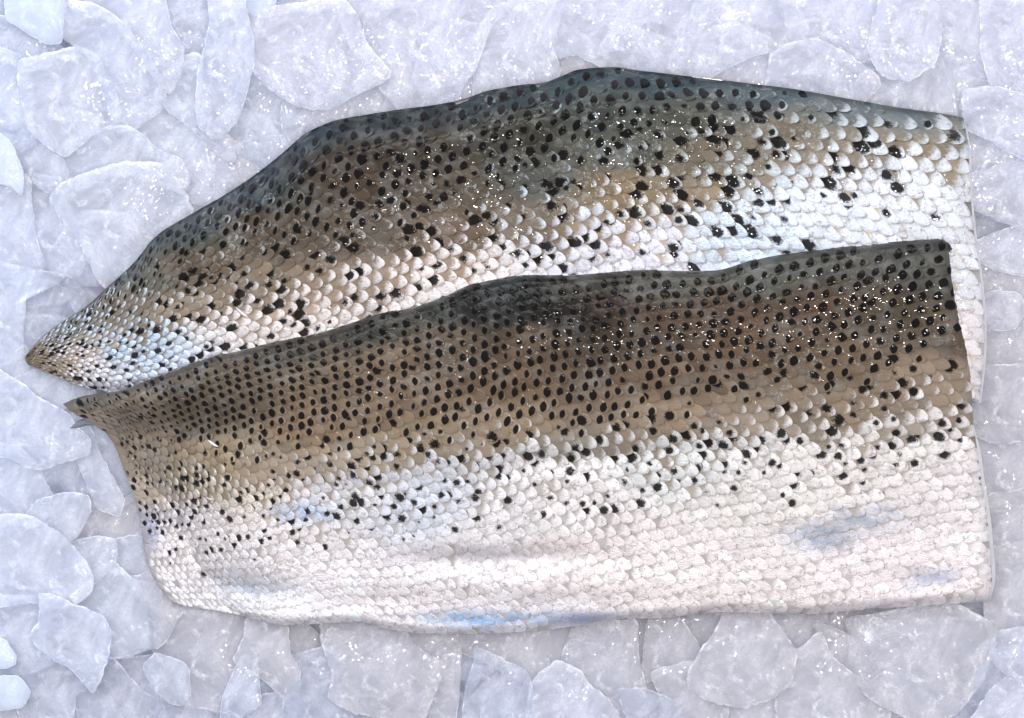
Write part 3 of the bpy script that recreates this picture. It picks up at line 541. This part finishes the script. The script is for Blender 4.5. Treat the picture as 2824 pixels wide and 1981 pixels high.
ICE = [
# (polygon in photo px, top mm, material, label)
(((33,-40),(164,-40),(159,45),(153,94),(120,96),(70,66),(38,45)),13,'c','bright pale blue ice chunk at the top left corner'),
(((-40,60),(0,57),(70,73),(118,101),(150,132),(167,150),(80,181),(52,167),(0,146),(-40,140)),8,'a','flat ice slab just below the bright blue corner chunk'),
(((80,181),(178,160),(209,150),(251,174),(275,209),(296,258),(308,306),(289,334),(230,366),(181,408),(139,383),(87,334),(80,279),(70,209)),12,'a','big rounded ice chunk with a thin white crack, near the left edge'),
(((-40,150),(0,157),(52,178),(71,199),(75,244),(75,307),(84,373),(35,400),(-40,395)),10,'a','ice slab cut off by the left edge beside the cracked chunk'),
(((195,21),(265,35),(307,59),(348,91),(394,150),(418,195),(436,258),(411,293),(366,321),(324,334),(303,314),(303,286),(275,209),(244,153),(181,105),(160,56)),11,'a','long curved ice slab sweeping down to the right, upper left'),
(((240,-40),(446,-20),(446,14),(453,63),(483,118),(484,160),(467,202),(449,225),(420,195),(350,90),(270,35)),9,'a','smooth ice tongue behind the long curved slab, upper left'),
(((455,-40),(590,-30),(575,35),(564,90),(554,132),(488,122),(467,70),(449,42)),3,'b','lilac grey ice piece low between two tall slabs at the top'),
(((578,7),(606,-30),(664,-30),(672,52),(690,139),(686,181),(669,244),(648,307),(613,341),(592,345),(557,314),(551,265),(557,195),(571,132),(585,80)),14,'a','tall smooth ice slab standing out with a sparkling ridge'),
(((467,230),(509,188),(543,181),(557,195),(551,279),(557,314),(599,348),(624,366),(627,418),(599,411),(543,355),(488,314),(453,272)),7,'a','ice piece with frosty rim at the left of the tall ridged slab'),
(((436,279),(467,265),(523,334),(592,401),(610,488),(573,540),(488,530),(477,453),(411,418),(366,362),(376,324)),5,'a','wide dull ice slab below the tall ridged slab'),
(((244,373),(289,366),(348,366),(383,387),(415,418),(470,439),(486,481),(477,523),(418,502),(334,470),(223,519),(181,509),(178,432),(209,401)),8,'a','lumpy ice chunk with a frosted crown, left of the dark fish back'),
(((289,481),(334,470),(432,470),(477,523),(505,590),(440,640),(380,690),(303,772),(275,740),(250,690),(225,640),(185,600),(165,555),(190,520)),10,'a','large flat ice chunk touching the sloping back of the upper fillet'),
(((77,505),(175,520),(168,560),(200,610),(240,680),(200,740),(120,720),(85,650),(78,580)),6,'a','frosty ice chunk with a cluster of sparkles, left side'),
(((-40,510),(74,510),(76,580),(84,650),(110,715),(60,760),(0,745),(-40,740)),9,'a','square ice block at the left edge beside the sparkling chunk'),
(((-40,390),(0,392),(21,411),(45,463),(42,516),(14,490),(-40,480)),12,'c','bluish ice wedge poking in from the left edge'),
(((84,376),(139,390),(180,485),(178,525),(115,505),(73,460),(50,420)),7,'a','ice piece with a bluish crumbly corner under the cracked chunk'),
(((178,688),(279,744),(300,775),(164,779),(165,730)),4,'b','clear triangular ice piece left of the narrow end of the upper fillet'),
(((66,806),(125,795),(190,820),(215,855),(160,910),(90,975),(60,960),(60,900)),3,'b','clear ice block right beside the tip of the upper fillet'),
(((-40,735),(60,760),(160,775),(130,800),(66,810),(58,900),(60,970),(-40,980)),6,'a','broad pale ice slab at the left edge near the upper fillet tip'),
(((-40,960),(60,965),(80,1010),(130,1040),(60,1080),(-40,1050)),3,'a','low ice slab at the left edge right under the upper fillet tip'),
(((53,1071),(81,1043),(124,1031),(199,1053),(225,1065),(232,1090),(174,1110),(155,1118),(112,1115),(84,1090)),4,'a','smooth ice piece in the notch between the two fillet tips'),
(((-40,1030),(0,1037),(53,1071),(112,1115),(168,1146),(192,1180),(217,1199),(214,1242),(155,1258),(87,1276),(40,1250),(-40,1240)),11,'a','large sloping ice chunk left of the lower fillet tip'),
(((87,1276),(155,1264),(205,1251),(233,1298),(230,1341),(186,1357),(124,1357),(87,1313)),6,'b','clear ice chunk with white frost specks, left of the lower fillet'),
(((214,1202),(248,1199),(264,1230),(273,1264),(298,1304),(323,1357),(313,1394),(267,1376),(254,1348),(233,1298),(211,1248)),7,'a','jagged upright ice piece beside the curved end of the lower fillet'),
(((264,1174),(295,1199),(330,1240),(355,1290),(385,1370),(323,1357),(298,1304),(273,1264)),2,'a','narrow ice piece tucked along the curved end of the lower fillet'),
(((115,1394),(186,1376),(223,1385),(223,1422),(199,1466),(161,1487),(102,1447),(93,1431)),11,'a','small bright ice chunk lying on top at the left, below the frosty clear one'),
(((-40,1245),(40,1252),(87,1290),(120,1360),(105,1400),(93,1431),(30,1440),(-40,1450)),8,'a','plain ice slab at the left edge above the giant one'),
(((225,1390),(313,1394),(370,1372),(395,1410),(398,1450),(340,1490),(300,1510),(210,1520),(170,1490),(205,1466)),3,'w','grey clear ice piece at the left of the lower fillet belly'),
(((-40,1442),(70,1442),(115,1460),(167,1498),(206,1546),(228,1581),(226,1616),(195,1644),(150,1661),(84,1644),(-40,1665)),13,'a','giant ice slab at the left edge, lower left'),
(((206,1515),(261,1501),(300,1508),(300,1560),(244,1602),(226,1616),(228,1581),(206,1546)),8,'a','square-cornered ice piece right of the giant slab'),
(((307,1512),(383,1494),(435,1560),(440,1590),(397,1609),(348,1588),(305,1550)),5,'a','pale ice lump touching the lower left corner of the lower fillet'),
(((192,1651),(258,1599),(314,1571),(352,1609),(418,1630),(422,1686),(429,1717),(425,1755),(355,1787),(282,1794),(279,1735),(258,1714),(209,1689)),10,'a','big hollowed ice chunk right of the pointed one, lower left'),
(((352,1600),(397,1609),(425,1574),(463,1616),(485,1672),(467,1710),(446,1742),(425,1755),(422,1686)),9,'w','ice piece with sharp right edge below the belly corner of the lower fillet'),
(((129,1665),(153,1665),(209,1689),(265,1710),(284,1742),(279,1801),(268,1829),(258,1860),(244,1881),(223,1857),(195,1825),(157,1808),(122,1780),(111,1755),(125,1724)),18,'a','pointed ice shard standing highest, lower left'),
(((-40,1665),(122,1665),(125,1724),(108,1759),(153,1804),(70,1839),(-40,1853)),7,'a','flat ice slab left of the pointed shard'),
(((-40,1775),(0,1780),(18,1805),(17,1820),(0,1826),(-40,1826)),14,'c','tiny cyan ice nub at the left edge'),
(((-40,1880),(35,1881),(56,1909),(42,1937),(0,1943),(-40,1940)),14,'c','glowing blue ice lump at the bottom left corner'),
(((77,1843),(129,1811),(195,1829),(226,1867),(223,1902),(192,1919),(188,2020),(90,2020),(60,1930),(62,1880)),9,'b','domed ice chunk at the bottom, below the pointed shard'),
(((-40,1945),(40,1945),(70,1960),(85,2020),(-40,2020)),6,'w','pinkish frosty ice bit in the bottom left corner'),
(((-40,1850),(20,1850),(72,1838),(60,1890),(35,1880),(-40,1878)),5,'a','thin ice strip above the glowing blue lump'),
(((268,1829),(314,1839),(348,1874),(383,1916),(425,1933),(453,2020),(250,2020),(222,1920),(232,1880)),6,'b','wide bluish ice piece with a bright curved edge at the bottom'),
(((362,1836),(418,1829),(418,1857),(436,1891),(470,1919),(425,1933),(376,1902),(330,1860)),4,'b','slanting ice sliver above the wide bluish bottom piece'),
(((418,1850),(443,1825),(502,1846),(509,1923),(470,1919),(436,1891)),8,'a','small fan-shaped ice piece between slanting sliver and speckled block'),
(((467,1710),(520,1690),(620,1690),(700,1710),(690,1760),(665,1820),(640,1895),(620,1950),(570,1930),(509,1925),(502,1846),(448,1830),(448,1760)),7,'w','big speckled ice block under the left part of the belly'),
(((665,1820),(690,1760),(700,1700),(764,1712),(781,1739),(788,1802),(809,1837),(809,1879),(767,1893),(732,1858),(691,1834)),11,'w','tongue of ice covered in sparkles hanging down from the belly edge'),
(((666,1837),(694,1858),(704,1934),(670,1955),(621,1993),(628,1917)),12,'a','narrow upright ice wedge at the bottom, pointing up'),
(((698,1858),(732,1865),(767,1893),(798,1893),(795,1921),(708,1933)),-1,'b','dark clear ice seen deep right of the upright wedge'),
(((700,1936),(800,1918),(815,1960),(840,2020),(610,2020),(640,1985)),8,'b','low ice piece at the bottom edge beneath the upright wedge'),
(((470,1930),(560,1930),(600,1955),(640,2020),(440,2020)),4,'b','bluish flat ice at the bottom edge left of the upright wedge'),
(((781,1725),(837,1735),(889,1788),(879,1809),(823,1816),(809,1837),(788,1802)),3,'w','grey recessed ice piece right of the sparkling tongue'),
(((809,1837),(865,1816),(917,1809),(941,1844),(924,1886),(934,1928),(983,1980),(990,2020),(800,2020),(800,1940),(812,1880)),8,'b','blue-grey ice chunk with a white frosty top edge at the bottom'),
(((907,1739),(948,1715),(1032,1715),(1102,1746),(1126,1788),(1192,1830),(1199,1844),(1171,1917),(1147,1973),(1063,1962),(983,1948),(924,1917),(941,1858),(910,1788)),12,'w','large two-step ice chunk with jagged right side, bottom centre'),
(((980,1955),(1063,1970),(1147,1980),(1160,2020),(985,2020)),4,'w','ice strip at the bottom edge under the two-step chunk'),
(((1130,1788),(1150,1745),(1255,1750),(1262,1795),(1255,1900),(1241,2000),(1160,2010),(1199,1844)),6,'w','tall ice panel with a vertical edge right of the two-step chunk'),
(((1262,1774),(1318,1809),(1332,1837),(1297,1886),(1262,1940),(1250,1900)),3,'b','small wedge of ice in the gap right of the tall panel'),
(((1318,1806),(1400,1850),(1440,1865),(1455,1960),(1440,2020),(1290,2020),(1300,1900),(1320,1850)),9,'b','dark blue-grey ice block with a white left rim at the bottom'),
(((1245,1730),(1600,1740),(1572,1809),(1540,1837),(1516,1858),(1495,1889),(1439,1865),(1370,1830),(1300,1799),(1255,1775)),6,'w','wide triangular frosted ice slab under the blue belly patch'),
(((1600,1745),(1687,1735),(1746,1735),(1748,1830),(1764,1879),(1785,1925),(1750,1960),(1680,1950),(1630,1880),(1572,1830),(1580,1800)),8,'w','long leaning ice slab with bright dots, bottom right of centre'),
(((1540,1844),(1596,1872),(1620,1907),(1652,1928),(1680,1962),(1690,2020),(1465,2020),(1488,1896)),10,'a','pale lilac ice chunk at the bottom with a glint of blue'),
(((1749,1740),(1795,1725),(1795,1802),(1770,1865),(1758,1850)),-1,'w','dark narrow ice gap-filler between two slabs near the belly edge'),
(((1798,1725),(1857,1712),(1910,1788),(1899,1837),(1843,1851),(1788,1861)),6,'w','warm grey ice piece with a sparkling upper corner'),
(((1857,1710),(1993,1688),(1990,1753),(1945,1809),(1924,1844),(1906,1837),(1913,1788)),2,'w','recessed warm grey ice under the belly edge, right of centre'),
(((1767,1868),(1819,1865),(1816,1893),(1847,1935),(1781,1924),(1770,1900)),3,'w','small ice pebble between leaning slab and square slab'),
(((1816,1872),(1917,1844),(1924,1893),(1986,1928),(1983,2020),(1871,2020),(1843,1935)),9,'w','square ice slab with clear raised edges at the bottom'),
(((1729,1921),(1777,1917),(1843,1942),(1880,2020),(1760,2020)),11,'b','glittering ice wedge at the bottom left of the square slab'),
(((1680,1955),(1730,1950),(1760,2020),(1690,2020)),4,'w','tiny ice bit at the bottom edge left of the glittering wedge'),
(((1993,1743),(2007,1700),(2024,1685),(2090,1692),(2146,1762),(2174,1801),(2160,1874),(2128,1905),(2060,1930),(1986,1920),(1924,1893),(1924,1844),(1945,1809)),12,'w','massive smooth ice chunk with a crisp left edge, lower right'),
(((1986,1928),(2060,1935),(2128,1910),(2160,1930),(2180,2020),(1986,2020)),7,'w','frosty dark ice at the bottom edge below the massive smooth chunk'),
(((2094,1695),(2254,1695),(2268,1752),(2219,1815),(2177,1794),(2146,1762)),5,'w','crumbly ice piece under the belly edge, lower right'),
(((2174,1808),(2219,1811),(2268,1766),(2289,1822),(2345,1870),(2407,1902),(2428,1944),(2425,2020),(2165,2020),(2160,1874)),10,'w','wide ice slab with a slanting upper right edge, bottom right'),
(((2257,1695),(2365,1690),(2369,1783),(2317,1755)),1,'w','low ice seen between belly edge and slanting shard'),
(((2264,1735),(2320,1759),(2369,1787),(2369,1839),(2386,1870),(2345,1867),(2289,1822)),8,'w','slanting leaf-shaped ice shard left of the largest block'),
(((2362,1721),(2460,1705),(2581,1680),(2634,1690),(2724,1742),(2710,1801),(2693,1857),(2634,1944),(2547,1979),(2425,1919),(2372,1850),(2369,1769)),13,'w','largest ice block, straight left side, below the right end of the belly'),
(((2710,1801),(2742,1801),(2766,1829),(2759,1881),(2742,1919),(2703,1965),(2637,1958),(2686,1867)),11,'b','smooth oval ice piece on the right flank of the largest block'),
(((2752,1762),(2824,1749),(2870,1750),(2870,1880),(2824,1874),(2770,1836),(2745,1790)),12,'a','round pale ice lump at the right edge near the bottom'),
(((2735,1731),(2824,1745),(2780,1765),(2752,1762),(2724,1755)),0,'w','dark sliver of ice above the round lump at the right edge'),
(((2703,1979),(2742,1919),(2773,1891),(2824,1902),(2870,1900),(2870,2020),(2690,2020)),13,'a','bright frosted ice lump in the bottom right corner'),
(((2430,1925),(2547,1985),(2640,1965),(2690,1975),(2680,2020),(2430,2020)),5,'w','ice strip at the bottom edge under the largest block'),
(((2735,1530),(2870,1520),(2870,1755),(2824,1745),(2735,1722),(2730,1640),(2740,1590)),8,'w','big sparkling ice slab at the right edge beside the belly corner'),
(((2735,1380),(2870,1370),(2870,1525),(2735,1530)),6,'w','smooth ice slab at the right edge, above the sparkling slab'),
(((2670,500),(2870,440),(2870,640),(2780,600),(2680,560)),7,'a','ice piece with fine scratches right of the upper fillet end'),
(((2680,690),(2760,650),(2870,620),(2870,760),(2750,730)),5,'a','dull ice piece at the right edge above the round pebble'),
(((2680,740),(2750,735),(2870,765),(2870,850),(2800,830),(2760,800),(2715,830)),3,'w','low ice just above the round pebble at the right'),
(((2721,834),(2750,821),(2793,826),(2806,856),(2784,891),(2724,891)),10,'a','small round ice pebble with a hollow, right edge'),
(((2690,895),(2790,900),(2870,860),(2870,1020),(2680,1020),(2695,950)),6,'w','ice slab directly below the round pebble at the right'),
(((2670,1025),(2870,1025),(2870,1200),(2720,1200),(2680,1130)),8,'w','flat grey ice block at the right, level with the brown skin'),
(((2690,1200),(2870,1205),(2870,1370),(2725,1380)),5,'w','plain ice block at the right, level with the silver skin'),
(((1935,0),(1990,-30),(2110,-20),(2184,42),(2198,87),(2177,122),(2142,132),(2087,139),(2024,164),(1960,200),(1915,205),(1868,170),(1890,110),(1922,60)),9,'a','pinkish frosted ice chunk full of sparkles, top right of centre'),
(((2150,-30),(2452,-30),(2432,45),(2407,105),(2418,146),(2393,153),(2320,150),(2247,118),(2198,108),(2195,70),(2177,35)),8,'a','wide bluish ice chunk right of the pinkish one at the top'),
(((2455,-30),(2571,20),(2578,70),(2568,153),(2512,195),(2442,188),(2411,125),(2428,52)),13,'a','tall rounded ice piece with cyan streak on its right side'),
(((2581,20),(2714,-30),(2710,105),(2728,209),(2679,195),(2602,237),(2595,195),(2564,157)),8,'a','smooth ice slab right of the cyan-streaked piece'),
(((2717,-30),(2870,-30),(2870,270),(2811,261),(2742,223),(2721,146)),12,'a','large ice slab in the top right corner'),
(((2602,237),(2679,195),(2728,209),(2800,258),(2686,265),(2679,314),(2613,307)),6,'a','flat ice piece above the right end of the upper fillet'),
(((2682,265),(2759,258),(2824,279),(2870,290),(2870,430),(2824,425),(2749,383),(2682,348)),11,'a','boxy ice block at the right edge beside the fillet corner'),
(((2407,209),(2477,195),(2568,195),(2599,237),(2613,307),(2581,330),(2487,315),(2380,285),(2390,235)),6,'a','rounded greyish ice lump behind the back of the upper fillet, right'),
(((2153,150),(2247,122),(2320,157),(2390,209),(2397,230),(2355,271),(2247,265),(2139,250)),9,'a','ice chunk with a dark slanting crack line above the fillet back'),
(((1990,175),(2087,146),(2142,167),(2139,250),(2050,240),(1980,235)),3,'a','low ice piece between pinkish chunk and fillet back'),
(((2320,150),(2400,153),(2425,185),(2393,212)),4,'a','little ice splinter beside the crack-lined chunk'),
(((2670,350),(2749,390),(2824,430),(2870,440),(2680,505)),4,'a','dim ice wedge right of the upper corner of the upper fillet'),
(((1400,-30),(1525,-30),(1530,10),(1540,40),(1520,110),(1515,150),(1530,190),(1500,260),(1330,310),(1322,200),(1335,80),(1370,40)),8,'a','smooth cloudy ice chunk above the middle of the fillet back'),
(((1544,38),(1586,-30),(1892,-30),(1931,21),(1913,63),(1892,108),(1864,164),(1857,220),(1720,210),(1690,185),(1605,140),(1535,165),(1515,140),(1520,80)),10,'a','very wide frosty ice slab touching the highest point of the fillet back'),
(((1603,140),(1704,178),(1690,210),(1570,200)),2,'w','small triangular ice bit at the top of the fillet back'),
(((1525,-30),(1590,-30),(1580,15),(1544,33),(1530,5)),-2,'b','dark grey triangular ice pocket at the top edge'),
(((1860,210),(1920,205),(1990,190),(2020,240),(1850,230)),4,'a','thin ice strip along the fillet back under the pinkish chunk'),
(((664,-40),(680,10),(714,25),(736,20),(750,-40)),9,'c','vivid blue ice chip at the top edge'),
(((680,49),(809,28),(934,14),(962,45),(994,132),(1046,188),(1042,209),(969,244),(896,279),(844,279),(806,265),(757,230),(715,181),(687,139),(677,87)),13,'a','huge grainy ice slab above the upper left of the fillet back'),
(((1000,-30),(1391,-20),(1384,28),(1335,73),(1314,122),(1293,181),(1262,223),(1248,282),(1180,280),(1120,290),(1050,215),(1046,188),(994,132),(962,45)),10,'a','broad ice slab with bluish right flank, top centre'),
(((690,185),(757,230),(809,268),(795,314),(816,403),(750,450),(700,480),(630,465),(625,380),(640,320),(670,250)),4,'a','folded greyish ice piece under the huge grainy slab'),
(((800,290),(850,282),(930,300),(960,335),(870,385),(815,405),(798,340)),6,'a','small ice slab touching the fillet back below the huge grainy slab'),
(((850,280),(900,280),(970,245),(1040,212),(1110,285),(1150,320),(960,335)),5,'a','crumpled ice piece between grainy slab and fillet back'),
(((1120,290),(1250,272),(1260,225),(1295,185),(1320,130),(1335,250),(1320,280),(1180,320)),4,'a','ice ledge with a bright bluish rim just above the fillet back'),
(((750,-40),(1000,-40),(962,45),(934,14),(809,28),(720,40),(740,20)),5,'a','ice strip along the top edge above the huge grainy slab'),
(((620,475),(650,455),(700,480),(660,530),(620,550)),2,'w','small dark rounded ice pebble against the fillet back'),
(((488,122),(554,132),(543,181),(509,188),(467,230),(450,225),(484,160)),2,'b','rough ice crumb nest between two slabs, upper left'),
(((-40,-40),(33,-40),(38,45),(70,66),(0,57),(-40,55)),3,'b','greyish ice pocket in the very corner, top left'),
(((164,-40),(240,-40),(270,35),(195,21),(160,50)),5,'a','pale ice bit right of the bright blue corner chunk'),
]
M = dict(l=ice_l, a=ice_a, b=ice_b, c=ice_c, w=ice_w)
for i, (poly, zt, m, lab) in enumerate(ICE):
    if m == 'a' and np.mean([q[0] for q in poly]) < 760: m = 'l'  # left pieces take the copy tinted by the blue light
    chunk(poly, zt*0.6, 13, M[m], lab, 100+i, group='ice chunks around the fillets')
# deeper pieces seen only through gaps, and those that carry the fillets
r = np.random.default_rng(5); k = 0
for gy in range(9):
    for gx in range(13):
        cx = -60+gx*246+(gy % 2)*110+r.uniform(-30, 30); cy = -60+gy*262+r.uniform(-30, 30); R_ = r.uniform(130, 175)
        m = r.integers(6, 9); an = np.sort(r.uniform(0, 6.283, m)+0)+np.arange(m)*0.0
        an = np.arange(m)/m*6.283+r.uniform(-.3, .3, m)
        pl = [(cx+R_*math.cos(a)*r.uniform(.8, 1.1), cy+R_*math.sin(a)*r.uniform(.8, 1.1)) for a in an]
        fd = fishdist(np.array([cx]), np.array([cy]))[0]
        o = chunk(pl, (-0.8 if fd > 60 else 1.0)+r.uniform(-1.5, 0.5), 20, ice_a, 'ice piece of the lower layer, mostly hidden under other ice or under the fillets', 900+k, slope=0.12, group='lower layer of ice', NR=40)
        k += 1
